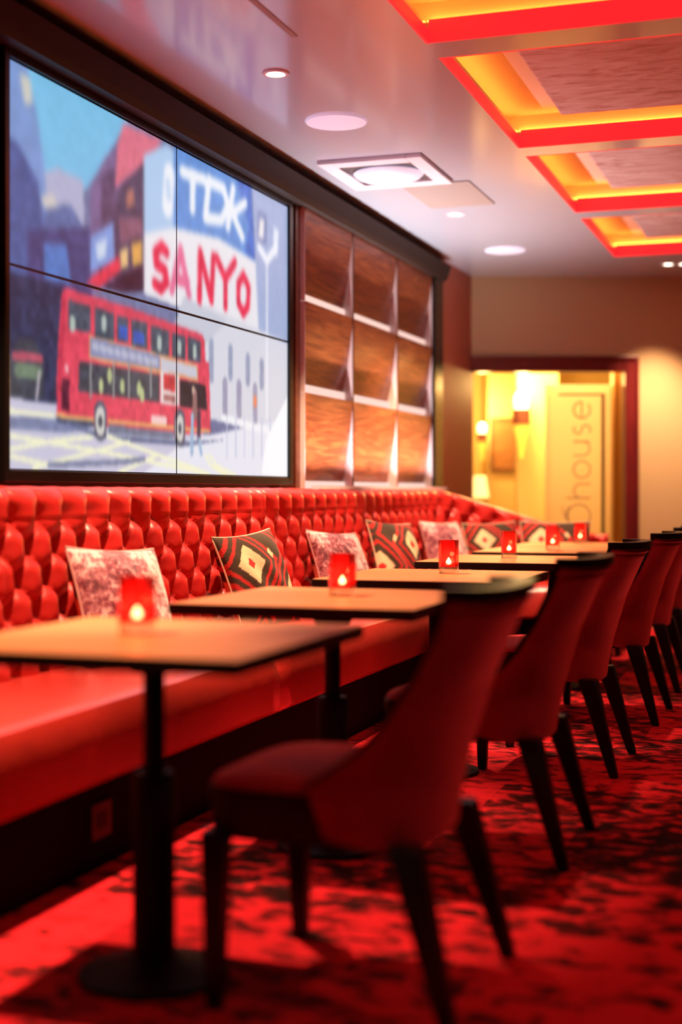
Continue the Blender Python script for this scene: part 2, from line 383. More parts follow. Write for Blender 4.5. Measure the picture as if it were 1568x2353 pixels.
PIC = [
    ('p',(118,188,228),[(-0.013,-0.001),(0.343,-0.051),(0.322,0.057),(0.255,0.159),(0.198,0.252),(0.115,0.273),(0.07,0.257)]),
    ('p',(120,150,205),[(-0.013,-0.001),(0.049,-0.004),(0.072,0.104),(0.092,0.227),(0.115,0.507),(-0.013,0.605)]),
    ('p',(200,200,190),[(0.03,0.023),(0.057,0.024),(0.062,0.082),(0.043,0.096)]),
    ('p',(75,95,150),[(-0.013,0.187),(0.028,0.2),(0.076,0.277),(0.098,0.423),(0.21,0.481),(0.21,0.622),(-0.013,0.605)]),
    ('p',(172,175,205),[(0.092,0.243),(0.126,0.218),(0.198,0.223),(0.2,0.345),(0.18,0.363),(0.15,0.305),(0.098,0.324)]),
    ('p',(205,200,195),[(0.083,0.307),(0.115,0.29),(0.132,0.323),(0.092,0.337)]),
    ('p',(90,110,160),[(0.092,0.337),(0.162,0.301),(0.21,0.365),(0.21,0.458),(0.081,0.472)]),
    ('p',(70,72,120),[(0.049,0.406),(0.223,0.337),(0.223,0.549),(0.049,0.547)]),
    ('p',(48,58,88),[(-0.013,0.516),(0.15,0.521),(0.138,0.682),(0.132,0.829),(-0.013,0.829)]),
    ('p',(80,120,190),[(0.09,0.426),(0.15,0.407),(0.162,0.506),(0.092,0.513)]),
    ('p',(64,72,84),[(0.002,0.738),(0.028,0.675),(0.065,0.668),(0.09,0.723),(0.09,0.817),(0.002,0.828)]),
    ('s',(190,90,110),0.012,[(0.017,0.72),(0.083,0.716)]),
    ('s',(110,130,110),0.02,[(0.028,0.755),(0.076,0.753)]),
    ('s',(190,180,190),0.006,[(0.079,0.753),(0.072,0.819)]),
    ('p',(118,98,140),[(0.217,0.234),(0.255,0.147),(0.291,0.084),(0.318,0.022),(0.387,0.041),(0.387,0.446),(0.217,0.503)]),
    ('p',(88,70,100),[(0.251,0.184),(0.291,0.144),(0.295,0.458),(0.242,0.473)]),
    ('p',(216,112,132),[(0.318,0.013),(0.45,0.003),(0.394,0.089),(0.291,0.207),(0.299,0.08)]),
    ('p',(78,66,92),[(0.296,0.215),(0.384,0.096),(0.384,0.447),(0.291,0.484)]),
    ('p',(170,110,100),[(0.326,0.203),(0.35,0.182),(0.355,0.23),(0.329,0.252)]),
    ('p',(135,90,110),[(0.304,0.285),(0.379,0.259),(0.379,0.309),(0.309,0.357)]),
    ('p',(125,155,218),[(0.217,0.368),(0.286,0.301),(0.291,0.411),(0.217,0.462)]),
    ('p',(200,215,235),[(0.233,0.381),(0.268,0.352),(0.262,0.408),(0.238,0.426)]),
    ('p',(226,62,84),[(0.205,0.494),(0.304,0.392),(0.31,0.432),(0.242,0.501)]),
    ('p',(228,190,130),[(0.307,0.376),(0.332,0.359),(0.332,0.414),(0.31,0.428)]),
    ('p',(222,165,90),[(0.343,0.346),(0.379,0.325),(0.379,0.392),(0.348,0.409)]),
    ('p',(60,38,58),[(0.251,0.494),(0.384,0.397),(0.384,0.47),(0.315,0.492)]),
    ('p',(168,200,234),[(0.384,0.074),(0.462,0.008),(0.497,0.012),(0.497,0.255),(0.384,0.308)]),
    ('p',(90,142,212),[(0.491,0.015),(0.494,-0.006),(0.813,-0.005),(0.832,0.253),(0.667,0.23),(0.491,0.255)]),
    ('p',(60,110,200),[(0.743,-0.007),(0.815,-0.006),(0.832,0.253),(0.783,0.252),(0.807,0.14)]),
    ('p',(230,230,236),[(0.384,0.303),(0.494,0.248),(0.667,0.224),(0.836,0.251),(0.853,0.521),(0.384,0.479)]),
    ('s',(232,238,246),0.04,[(0.475,0.097),(0.469,0.189)]),
    ('s',(190,212,236),0.018,[(0.469,0.123),(0.472,0.161)]),
    ('s',(232,238,246),0.021,[(0.52,0.065),(0.609,0.057)]),
    ('s',(232,238,246),0.022,[(0.562,0.062),(0.56,0.166)]),
    ('s',(232,238,246),0.022,[(0.627,0.05),(0.612,0.175)]),
    ('s',(232,238,246),0.021,[(0.627,0.053),(0.689,0.054),(0.708,0.101),(0.681,0.161),(0.616,0.177)]),
    ('s',(232,238,246),0.021,[(0.731,0.037),(0.708,0.173)]),
    ('s',(232,238,246),0.02,[(0.787,0.065),(0.723,0.125)]),
    ('s',(232,238,246),0.02,[(0.727,0.118),(0.774,0.188)]),
    ('s',(226,48,80),0.019,[(0.465,0.334),(0.447,0.321),(0.425,0.346),(0.428,0.379),(0.459,0.39),(0.465,0.423),(0.444,0.449),(0.422,0.439)]),
    ('s',(226,110,150),0.018,[(0.484,0.444),(0.514,0.308),(0.547,0.444)]),
    ('s',(226,110,150),0.02,[(0.494,0.405),(0.54,0.403)]),
    ('s',(226,48,80),0.018,[(0.588,0.448),(0.591,0.293),(0.637,0.436),(0.645,0.293)]),
    ('s',(226,48,80),0.018,[(0.659,0.292),(0.697,0.35),(0.739,0.283)]),
    ('s',(226,48,80),0.018,[(0.697,0.35),(0.697,0.442)]),
    ('s',(226,48,80),0.018,[(0.778,0.316),(0.755,0.352),(0.755,0.416),(0.778,0.446),(0.799,0.418),(0.803,0.351),(0.778,0.316)]),
    ('p',(160,176,214),[(0.819,0.0),(1.01,-0.012),(1.01,0.522),(0.853,0.521)]),
    ('p',(125,140,185),[(0.844,0.067),(0.892,0.065),(0.892,0.173),(0.844,0.188)]),
    ('p',(235,230,235),[(0.857,0.093),(0.879,0.093),(0.874,0.16),(0.849,0.164)]),
    ('p',(225,232,245),[(0.927,0.1),(0.954,0.103),(0.945,0.204),(0.923,0.203)]),
    ('p',(212,214,226),[(0.605,0.458),(0.866,0.488),(1.01,0.506),(1.01,0.845),(0.605,0.818)]),
    ('p',(195,200,215),[(0.527,0.449),(0.704,0.485),(0.612,0.581),(0.494,0.537)]),
    ('s',(150,160,188),0.02,[(0.637,0.574),(0.637,0.683)]),
    ('s',(150,160,188),0.02,[(0.719,0.578),(0.719,0.665)]),
    ('s',(150,160,188),0.02,[(0.799,0.594),(0.799,0.672)]),
    ('s',(150,160,188),0.02,[(0.866,0.601),(0.866,0.677)]),
    ('s',(155,155,182),0.022,[(0.695,0.695),(0.695,0.795)]),
    ('s',(155,155,182),0.022,[(0.758,0.693),(0.758,0.789)]),
    ('s',(155,155,182),0.022,[(0.834,0.694),(0.834,0.797)]),
    ('s',(235,140,110),0.018,[(0.834,0.733),(0.834,0.744)]),
    ('s',(236,240,250),0.018,[(0.853,0.195),(0.892,0.232),(0.941,0.17)]),
    ('s',(236,240,250),0.008,[(0.892,0.232),(0.892,0.791)]),
    ('p',(198,196,218),[(-0.013,0.824),(0.138,0.828),(0.63,0.872),(1.01,0.78),(1.01,1.07),(-0.013,1.033)]),
    ('p',(226,228,240),[(0.543,0.892),(1.01,0.78),(1.01,1.07),(0.343,1.029)]),
    ('p',(120,130,165),[(-0.013,0.871),(0.124,0.866),(0.229,0.883),(0.138,0.902),(-0.013,0.902)]),
    ('p',(96,110,146),[(0.126,0.872),(0.262,0.898),(0.527,0.899),(0.704,0.881),(0.527,0.914),(0.249,0.909)]),
    ('s',(240,240,205),0.0065,[(-0.002,0.857),(0.115,0.859)]),
    ('s',(240,240,205),0.0065,[(-0.002,0.917),(0.262,0.946),(0.627,0.997)]),
    ('s',(240,240,205),0.0065,[(-0.002,0.953),(0.126,0.922),(0.223,0.906)]),
    ('s',(240,240,205),0.0065,[(0.064,0.995),(0.21,0.951),(0.336,0.912)]),
    ('s',(240,240,205),0.0065,[(-0.002,0.966),(0.104,0.987)]),
    ('s',(240,240,205),0.0065,[(0.268,0.901),(0.431,0.944),(0.611,0.993)]),
    ('s',(240,240,205),0.0065,[(0.304,1.0),(0.434,0.945)]),
    ('s',(240,240,205),0.0065,[(0.63,0.935),(0.657,0.969),(0.743,1.001)]),
    ('s',(240,240,205),0.0065,[(0.612,0.936),(0.634,0.97),(0.704,1.002)]),
    ('s',(120,130,160),0.008,[(0.104,0.987),(0.315,0.971),(0.387,0.959)]),
    ('s',(238,240,246),0.014,[(0.685,0.811),(0.989,0.846)]),
    ('s',(190,198,222),0.005,[(0.704,0.809),(0.704,0.939)]),
    ('s',(190,198,222),0.005,[(0.743,0.805),(0.743,0.937)]),
    ('s',(190,198,222),0.005,[(0.783,0.802),(0.783,0.935)]),
    ('s',(190,198,222),0.005,[(0.824,0.798),(0.824,0.933)]),
    ('s',(190,198,222),0.005,[(0.866,0.794),(0.866,0.931)]),
    ('s',(190,198,222),0.005,[(0.909,0.79),(0.909,0.93)]),
    ('s',(190,198,222),0.005,[(0.954,0.785),(0.954,0.928)]),
    ('s',(190,198,222),0.005,[(0.989,0.782),(0.989,0.926)]),
    ('p',(246,248,252),[(0.887,0.869),(1.01,0.684),(1.01,1.006),(0.866,0.993)]),
    ('p',(220,74,96),[(0.138,0.533),(0.147,0.519),(0.343,0.527),(0.598,0.551),(0.609,0.568),(0.612,0.634),(0.627,0.637),(0.634,0.862),(0.486,0.882),(0.21,0.874),(0.126,0.87),(0.123,0.78),(0.129,0.638)]),
    ('p',(200,60,84),[(0.136,0.538),(0.15,0.525),(0.145,0.635),(0.131,0.863),(0.124,0.841)]),
    ('p',(70,84,100),[(0.156,0.549),(0.218,0.553),(0.218,0.623),(0.156,0.624)]),
    ('p',(70,84,100),[(0.231,0.551),(0.288,0.555),(0.288,0.631),(0.231,0.632)]),
    ('p',(70,84,100),[(0.299,0.557),(0.333,0.56),(0.333,0.63),(0.299,0.63)]),
    ('p',(70,84,100),[(0.345,0.557),(0.397,0.56),(0.397,0.635),(0.345,0.635)]),
    ('p',(70,84,100),[(0.409,0.562),(0.473,0.566),(0.473,0.642),(0.409,0.642)]),
    ('p',(70,84,100),[(0.484,0.568),(0.533,0.572),(0.533,0.642),(0.484,0.642)]),
    ('p',(70,84,100),[(0.543,0.57),(0.593,0.573),(0.593,0.645),(0.543,0.645)]),
    ('p',(60,95,190),[(0.303,0.584),(0.331,0.585),(0.331,0.622),(0.303,0.622)]),
    ('p',(60,95,190),[(0.35,0.587),(0.387,0.592),(0.387,0.626),(0.35,0.625)]),
    ('s',(170,185,180),0.016,[(0.167,0.602),(0.167,0.618)]),
    ('s',(170,185,180),0.016,[(0.258,0.582),(0.258,0.599)]),
    ('s',(170,185,180),0.016,[(0.439,0.601),(0.439,0.619)]),
    ('s',(170,185,180),0.016,[(0.51,0.6),(0.51,0.619)]),
    ('s',(170,185,180),0.016,[(0.569,0.603),(0.569,0.622)]),
    ('p',(216,150,110),[(0.214,0.63),(0.581,0.65),(0.584,0.705),(0.214,0.696)]),
    ('p',(136,144,182),[(0.218,0.635),(0.441,0.647),(0.441,0.689),(0.218,0.688)]),
    ('p',(196,196,210),[(0.444,0.652),(0.577,0.659),(0.579,0.694),(0.444,0.691)]),
    ('s',(178,182,205),0.012,[(0.228,0.658),(0.237,0.66)]),
    ('s',(178,182,205),0.012,[(0.25,0.659),(0.259,0.661)]),
    ('s',(178,182,205),0.012,[(0.272,0.66),(0.281,0.662)]),
    ('s',(178,182,205),0.012,[(0.295,0.662),(0.304,0.664)]),
    ('s',(178,182,205),0.012,[(0.318,0.663),(0.328,0.665)]),
    ('s',(178,182,205),0.012,[(0.342,0.664),(0.352,0.666)]),
    ('s',(178,182,205),0.012,[(0.366,0.666),(0.376,0.668)]),
    ('s',(178,182,205),0.012,[(0.391,0.667),(0.401,0.669)]),
    ('s',(178,182,205),0.012,[(0.416,0.668),(0.427,0.67)]),
    ('p',(66,72,84),[(0.186,0.705),(0.439,0.707),(0.439,0.787),(0.183,0.786)]),
    ('p',(40,44,58),[(0.512,0.709),(0.612,0.712),(0.619,0.789),(0.512,0.792)]),
    ('s',(150,150,150),0.006,[(0.219,0.709),(0.219,0.798)]),
    ('s',(150,150,150),0.006,[(0.288,0.698),(0.288,0.79)]),
    ('s',(150,150,150),0.006,[(0.336,0.69),(0.336,0.784)]),
    ('s',(150,150,150),0.006,[(0.409,0.678),(0.409,0.775)]),
    ('s',(180,190,140),0.014,[(0.249,0.757),(0.249,0.773)]),
    ('s',(180,190,140),0.014,[(0.315,0.747),(0.315,0.764)]),
    ('s',(180,190,140),0.014,[(0.369,0.746),(0.369,0.764)]),
    ('s',(180,190,140),0.014,[(0.275,0.723),(0.275,0.74)]),
    ('s',(180,190,140),0.014,[(0.379,0.764),(0.379,0.781)]),
    ('p',(226,210,210),[(0.442,0.691),(0.51,0.696),(0.51,0.792),(0.442,0.789)]),
    ('p',(200,60,70),[(0.453,0.697),(0.497,0.698),(0.497,0.749),(0.453,0.747)]),
    ('p',(160,100,100),[(0.453,0.761),(0.497,0.762),(0.497,0.782),(0.453,0.78)]),
    ('p',(90,40,60),[(0.138,0.758),(0.159,0.76),(0.157,0.844),(0.136,0.842)]),
    ('p',(70,82,110),[(0.124,0.857),(0.226,0.861),(0.226,0.88),(0.124,0.875)]),
    ('p',(110,120,145),[(0.272,0.869),(0.491,0.871),(0.491,0.892),(0.272,0.895)]),
    ('s',(226,170,110),0.006,[(0.124,0.856),(0.226,0.86)]),
    ('s',(226,170,110),0.006,[(0.272,0.858),(0.627,0.858)]),
    ('s',(240,200,200),0.014,[(0.416,0.839),(0.459,0.84)]),
    ('s',(240,180,190),0.008,[(0.15,0.727),(0.152,0.736)]),
    ('s',(84,90,108),0.038,[(0.247,0.84),(0.247,0.88)]),
    ('s',(206,204,200),0.027,[(0.247,0.846),(0.247,0.876)]),
    ('s',(80,86,100),0.012,[(0.247,0.858),(0.247,0.866)]),
    ('s',(84,90,108),0.038,[(0.512,0.835),(0.512,0.88)]),
    ('s',(206,204,200),0.027,[(0.512,0.842),(0.512,0.875)]),
    ('s',(80,86,100),0.012,[(0.512,0.855),(0.512,0.864)]),
    ('s',(150,110,110),0.02,[(0.569,0.746),(0.57,0.808)]),
    ('s',(70,60,80),0.014,[(0.586,0.806),(0.586,0.889)]),
    ('s',(150,180,210),0.012,[(0.56,0.816),(0.557,0.932)]),
    ('s',(150,180,210),0.01,[(0.586,0.889),(0.595,0.932)]),
    ('s',(200,170,150),0.012,[(0.564,0.731),(0.564,0.736)]),
]

GW, GH = 520, 272
IMG = raster(PIC, GW, GH)
SX = -2.60; SY0, SY1, SZ0, SZ1 = 4.165, 6.815, 1.125, 2.515
vw = tag(empty('video_wall', (SX, (SY0+SY1)/2, SZ0)), 'large four-panel video wall showing a red double-decker bus in a city square', 'screen')
def panel(i, j):                # i along the wall, j from the top
    w, h = GW//2, GH//2
    yy = np.linspace(SY0+.004+(SY1-SY0)/2*i+(.003 if i else 0), SY0+(SY1-SY0)/2*(i+1)-(.003 if not i else .004), w)-(SY0+SY1)/2
    zt = SZ1-(SZ1-SZ0)/2*j
    zz = np.linspace(zt-.005, zt-(SZ1-SZ0)/2+.005, h)-SZ0
    Y_, Z_ = np.meshgrid(yy, zz)
    co = np.stack([np.full(Y_.shape, .004), Y_, Z_], -1).reshape(-1, 3)
    idx = np.arange(w*h).reshape(h, w)
    f = np.stack([idx[:-1, :-1], idx[:-1, 1:], idx[1:, 1:], idx[1:, :-1]], -1).reshape(-1, 4)[:, ::-1]
    me = bpy.data.meshes.new('display_panel'); me.from_pydata(co.tolist(), [], f.tolist())
    a = me.color_attributes.new('col', 'FLOAT_COLOR', 'POINT')
    c = np.ones((w*h, 4)); c[:, :3] = IMG[j*h:(j+1)*h, i*w:(i+1)*w].reshape(-1, 3)
    a.data.foreach_set('color', c.ravel()); me.materials.append(M['picture'])
    o = bpy.data.objects.new('display_panel', me); COL.objects.link(o); o.parent = vw
    # body of the panel behind the picture
    y0, y1, z0, z1 = yy[0], yy[-1], zz[-1], zz[0]
    b = B(); box(b, -.05, .003, y0-.004, y1+.004, z0-.005, z1+.005); obj('panel_body', b, M['frame_black'], o, False)
for i in (0, 1):
    for j in (0, 1): panel(i, j)
b = B(); hy = (SY1-SY0)/2; hz = SZ1-SZ0
for q in ((-hy-.03, -hy, -.04, hz+.08), (hy, hy+.045, -.04, hz+.08), (-hy, hy, hz, hz+.08), (-hy, hy, -.04, 0)):
    box(b, -.07, .018, q[0], q[1], q[2], q[3], .003)
obj('bezel', b, M['frame_black'], vw, False)

# ------------------------------------------------------------------ recessed wooden boards lit from below
M['reveal'] = mat('pale_reveal', (.75, .62, .62), .5)
cols = [6.99, 7.80, 8.70, 9.56]; rows = [1.06, 1.575, 2.055, 2.56]
ords = [['lower', 'middle', 'upper'], ['first', 'second', 'third']]
for c in range(3):
    for rr in range(3):
        y0, y1 = cols[c]+.011, cols[c+1]-.011; z0, z1 = rows[rr], rows[rr+1]; hh = z1-z0
        r = tag(empty('tilted_wall_board', (-2.66, (y0+y1)/2, z0)), 'tilted walnut wall board with a glowing slot below, %s row, %s column from the screens' % (ords[0][rr], ords[1][c]), 'wall panel', 'lit wooden boards on the left wall')
        w = (y1-y0)/2
        b = B(); n = 12; front = []; 
        for k in range(n+1):
            t = k/n; front.append((.095-.075*(1-t)**1.5, z0*0+.006+t*(hh-.008)))
        loft(b, [[(x, yy, z) for x, z in front]+[(.001, yy, hh-.002), (.001, yy, .006)] for yy in (-w, w)])
        obj('board', b, M['board'], r)
        b = B()
        for sy in (-1, 1): box(b, .001, .092, sy*(w+.001), sy*(w+.005), .0, hh-.002)
        obj('reveal', b, M['reveal'], r, False)
        b = B(); box(b, .034, .050, -w+.004, w-.004, .001, .050, .006); obj('led_strip', b, M['slot_led'], r, False)
b = B()
for y in cols[1:3]: box(b, -2.67, -2.562, y-.0045, y+.0045, 1.0, 2.58)
for z in rows[1:3]: box(b, -2.67, -2.60, cols[0], cols[-1], z-.012, z)
struct('trim_5', b, M['trim_wood'])
b = B(); box(b, -2.67, -2.545, 9.56, 9.78, 1.0, CEIL-.13, .004); struct('trim_6', b, M['frame_black'])
b = B(); box(b, -2.665, -2.56, 6.985, 9.56, 1.03, 1.058); struct('trim_7', b, M['trim_wood'])

# ------------------------------------------------------------------ glazed window in the rear wall and the lobby behind it
r = empty('window_1'); r.matrix_world = RW; tag(r, kind='structure')
b = B(); f0, f1, ft = .890, 2.292, 2.098
for q in ((f0, WA0+.001, 0, ft), (WA1-.001, f1, 0, ft), (WA0, WA1, WZ1-.001, ft)): box(b, q[0], q[1], -.035, .10, q[2], q[3], .008)
for q in ((f0+.02, f1-.02, ft-.03, ft-.005), (f1-.03, f1-.008, 0, ft-.02)): box(b, q[0], q[1], -.05, -.03, q[2], q[3], .004)
obj('window_frame', b, M['door_wood'], r, False)
b = B(); box(b, WA0, WA1, .05, .058, 0, WZ1); obj('window_pane', b, M['pane'], r, False)
def stroke(bm, pts, w, z=.0):                       # flat ribbon lettering
    for (x0, z0), (x1, z1) in zip(pts, pts[1:]):
        d = Vector((x1-x0, z1-z0)); l = d.length; n = Vector((-d.y, d.x)).normalized()*w/2; e = d.normalized()*w*.1
        q = [(x0-e.x+n.x, z0-e.y+n.y), (x0-e.x-n.x, z0-e.y-n.y), (x1+e.x-n.x, z1+e.y-n.y), (x1+e.x+n.x, z1+e.y+n.y)]
        v = [bm.verts.new((a, z, c)) for a, c in q]; bm.faces.new(v)
def arc(cx, cy, r, a0, a1, n=24, sy=1): return [(cx+r*math.cos(math.radians(a0+(a1-a0)*i/n)), cy+sy*r*math.sin(math.radians(a0+(a1-a0)*i/n))) for i in range(n+1)]
glyph = {'h': ([(0, 1.42), (0, 0)], arc(.42, .55, .42, 180, 0)+[(.84, 0)]), 'o': (arc(.5, .5, .5, 0, 360, 36),),
         'u': ([(0, 1)]+arc(.42, .45, .42, 180, 360)+[(.84, 1)], [(.84, 1), (.84, 0)]), 's': (arc(.33, .74, .24, 45, 250, 18)+arc(.33, .26, .26, 70, -135, 18),),
         'e': ([(.03, .5), (.98, .5)]+arc(.5, .5, .49, 0, 315, 30),)}
adv = {'h': 1.20, 'o': 1.32, 'u': 1.22, 's': 1.0, 'e': 1.2}
b = B(); size = .130; x = 0
base_a, base_z = 1.928, 1.005                        # baseline runs up the pane, letter tops face left
for chh in 'house':
    for path in glyph[chh]: stroke(b, [(base_a-size*v, base_z+size*(x+u)) for u, v in path], .012, .046)
    x += adv[chh]
stroke(b, arc(1.84, .868, .088, 0, 360, 40), .011, .046)
stroke(b, [(1.765, .94), (1.742, .90), (1.745, .85), (1.78, .80)], .008, .046); stroke(b, [(1.712, .945), (1.716, .90), (1.735, .86), (1.765, .82)], .007, .046)
obj('lettering', b, mat('etched_letters', (.30, .22, .12), .6), r, False)
# lobby behind the glass
frosted = bpy.data.materials.new('frosted_door_leaf'); frosted.use_nodes = True
_d = N(frosted, 'ShaderNodeBsdfTranslucent'); _d.inputs[0].default_value = (1, .86, .66, 1)
_m = N(frosted, 'ShaderNodeMixShader'); _m.inputs[0].default_value = .65
L(frosted, frosted.node_tree.nodes['Principled BSDF'].outputs[0], _m.inputs[1])
L(frosted, _d.outputs[0], _m.inputs[2]); L(frosted, _m.outputs[0], frosted.node_tree.nodes['Material Output'].inputs[0])
M['lobby'] = mat('lobby_yellow_paint', (.85, .60, .22), .7)
b = B()
for q in ((-1.2, 3.2, 4.2, 4.3, 0, 2.8), (-1.3, -1.2, .12, 4.3, 0, 2.8), (3.2, 3.3, .12, 4.3, 0, 2.8)): box(b, *q, mat=RW)
struct('wall_lobby', b, M['lobby'])
b = B(); box(b, -1.3, 3.3, .12, 4.3, 2.7, 2.8, mat=RW); struct('ceiling_lobby', b, M['lobby'])
b = B(); box(b, -1.3, 3.3, .12, 4.3, -.1, .001, mat=RW); struct('floor_lobby', b, mat('lobby_floor', (.3, .15, .06), .4))
b = B(); box(b, 1.62, 2.14, .30, .34, 0, 1.90, .004, mat=RW); o = struct('door_1', b, frosted)
b = B(); box(b, 2.06, 2.085, .285, .30, 0, 1.83, mat=RW); obj('dark_seal', b, M['frame_black'], o, False)
b = B(); box(b, 1.72, 2.085, .285, .30, 1.815, 1.83, mat=RW); obj('dark_seal', b, M['trim_wood'], o, False)
b = B(); box(b, 2.14, 2.20, .2, .34, 0, 2.0, mat=RW); struct('trim_8', b, mat('amber_jamb', (.75, .42, .10), .5))
def sconce(a, dep, z, s, lab):
    r = empty('wall_sconce'); r.matrix_world = RW @ Matrix.Translation((a, dep, z)); tag(r, lab, 'wall lamp', 'brass wall sconces in the lobby')
    b = B(); lathe(b, [(.001, -.06*s), (.07*s, -.06*s), (.07*s, .06*s), (.001, .06*s)], 24); obj('shade_band', b, mat('brown_shade', (.16, .04, .02), .6), r)
    b = B(); lathe(b, [(.02*s, .06*s), (.055*s, .065*s), (.06*s, .15*s), (.04*s, .19*s), (.001, .20*s)], 24); obj('upper_glass', b, mat('lit_glass', (1, .9, .7), .4, emit=(1, .72, .30), estr=7), r)
    b = B(); lathe(b, [(.001, -.34*s), (.015*s, -.33*s), (.04*s, -.18*s), (.06*s, -.08*s), (.05*s, -.06*s)], 24); obj('lower_glass', b, mat('amber_glass', (1, .6, .1), .4, emit=(1, .45, .05), estr=1.6), r)
    b = B(); box(b, -.02*s, .02*s, .05*s, .13*s, -.03, .03); obj('wall_bracket', b, M['brass'], r, False)
    l = bpy.data.lights.new('sconce_lamp', 'POINT'); l.energy = 60; l.color = (1, .62, .22); l.shadow_soft_size = .06
    o = bpy.data.objects.new('sconce_lamp', l); COL.objects.link(o); o.location = RW @ Vector((a, dep-.12, z+.28))
    return r
sconce(1.56, 1.35, 1.70, 1.08, 'nearer and larger wall sconce with a brown band, seen through the glazed window')
sconce(1.42, 3.35, 1.60, .72, 'farther and smaller wall sconce at the left of the glazed window')
b = B(); box(b, 1.54, 1.90, 1.48, 1.62, 0, 2.69, mat=RW); struct('trim_9', b, M['lobby'])
r = empty('framed_picture'); r.matrix_world = RW @ Matrix.Translation((1.66, 3.55, 1.54)); tag(r, 'brown framed picture between the two lobby sconces', 'picture')
b = B()
for q in ((-.14, -.115, -.27, .27), (.115, .14, -.27, .27), (-.115, .115, .245, .27), (-.115, .115, -.27, -.245)): box(b, q[0], q[1], -.02, .02, q[2], q[3])
obj('frame', b, mat('brown_picture_frame', (.20, .08, .03), .5), r, False)
b = B(); box(b, -.115, .115, 0, .015, -.245, .245); obj('picture_sheet', b, wood('tan_print', (.28, .11, .03), (.42, .18, .05), (2, 2, 20), .7), r, False)
b = B(); box(b, 1.50, 1.82, 3.58, 4.2, 0, 2.69, mat=RW); struct('trim_10', b, M['lobby'])
r = empty('table_lamp'); r.matrix_world = RW @ Matrix.Translation((1.255, 1.9, .78)); tag(r, 'small lit lamp with a pale shade at the lower left of the glazed window', 'lamp')
b = B(); lathe(b, [(.055, .42), (.085, .22), (.08, .22), (.05, .42)], 24); obj('lamp_shade', b, mat('pale_shade', (1, .85, .5), .6, emit=(1, .72, .30), estr=1.3), r)
b = B(); lathe(b, [(.001, 0), (.06, 0), (.06, .012), (.012, .03), (.018, .12), (.01, .24), (.001, .24)], 20); obj('base', b, M['brass'], r)
b = B(); box(b, -.25, .25, -.16, .16, -.06, 0, .006); o = obj('console_table', b, M['trim_wood'], None, False); o.matrix_world = RW @ Matrix.Translation((1.255, 1.9, .78))
tag(o, 'dark console table behind the glazed window carrying the small lit lamp', 'table')
b = B()
for sx in (-.22, .22):
    b = B(); box(b, sx-.015, sx+.015, -.14, .14, -.78, -.06); obj('leg', b, M['trim_wood'], o, False)
l = bpy.data.lights.new('lobby_lamp', 'AREA'); l.energy = 130; l.color = (1, .66, .30); l.size = 1.1
o = bpy.data.objects.new('lobby_lamp', l); COL.objects.link(o); o.location = RW @ Vector((1.6, .95, 2.66))
b = B(); box(b, -.6, .6, -.6, .6, -.0, .02); o = obj('ceiling_light_panel', b, M['white'], None, False); o.matrix_world = RW @ Matrix.Translation((1.6, .95, 2.675)); tag(o, 'flat ceiling light panel in the lobby behind the glazed window', 'ceiling light')

# ------------------------------------------------------------------ tufted banquette
TUFT_A, TUFT_B, SEC = .168, .10, 2.184
B_Z0, B_Z1 = .44, 1.065
def tuft(s, z):                 # height of the padding over the board; s along, z up
    r1 = .97                    # topmost row of buttons
    t = (z-r1)
    if z < r1:
        p = s/TUFT_A+t/(2*TUFT_B); q = s/TUFT_A-t/(2*TUFT_B)
        sp, sq = abs(math.sin(PI*p)), abs(math.sin(PI*q))
        a = (min(sp, 1)*min(sq, 1))**.42
        db = math.hypot(((p+q)/2-round((p+q)/2))*TUFT_A, 0)
        # distance to the nearest button
        rp, rq = round(p), round(q); ds = (p-rp+q-rq)/2*TUFT_A; dz = (p-rp-(q-rq))*TUFT_B
        d = math.hypot(ds, dz)
        sag = .014*math.sin(PI*t/TUFT_B)**2*sp*sq; z2 = t-sag
        p = s/TUFT_A+z2/(2*TUFT_B); q = s/TUFT_A-z2/(2*TUFT_B); sp, sq = abs(math.sin(PI*p)), abs(math.sin(PI*q))
        ce = min(sp, sq); crease = max(0, 1-ce*3.2)**1.6
        return .020+.030*(sp*sq)**.36-.010*crease-.046*math.exp(-(d/.036)**1.5)
    k = abs(math.sin(PI*s/TUFT_A))**.5
    ds = (s/TUFT_A-round(s/TUFT_A))*TUFT_A; d = math.hypot(ds, t)
    fade = max(0, 1-t/.13)
    return .022+.034*(1-(1-k)*(.35+.65*fade))-.012*max(0, 1-k*k*3.2)**1.6*(.3+.7*fade)-.046*math.exp(-(d/.036)**1.5)
def back_point(path, s, z, off):
    # path(s) -> (x, y, nx, ny, top) ; normal points into the room
    x, y, nx, ny, top = path(s)
    return (x+nx*off, y+ny*off, z)
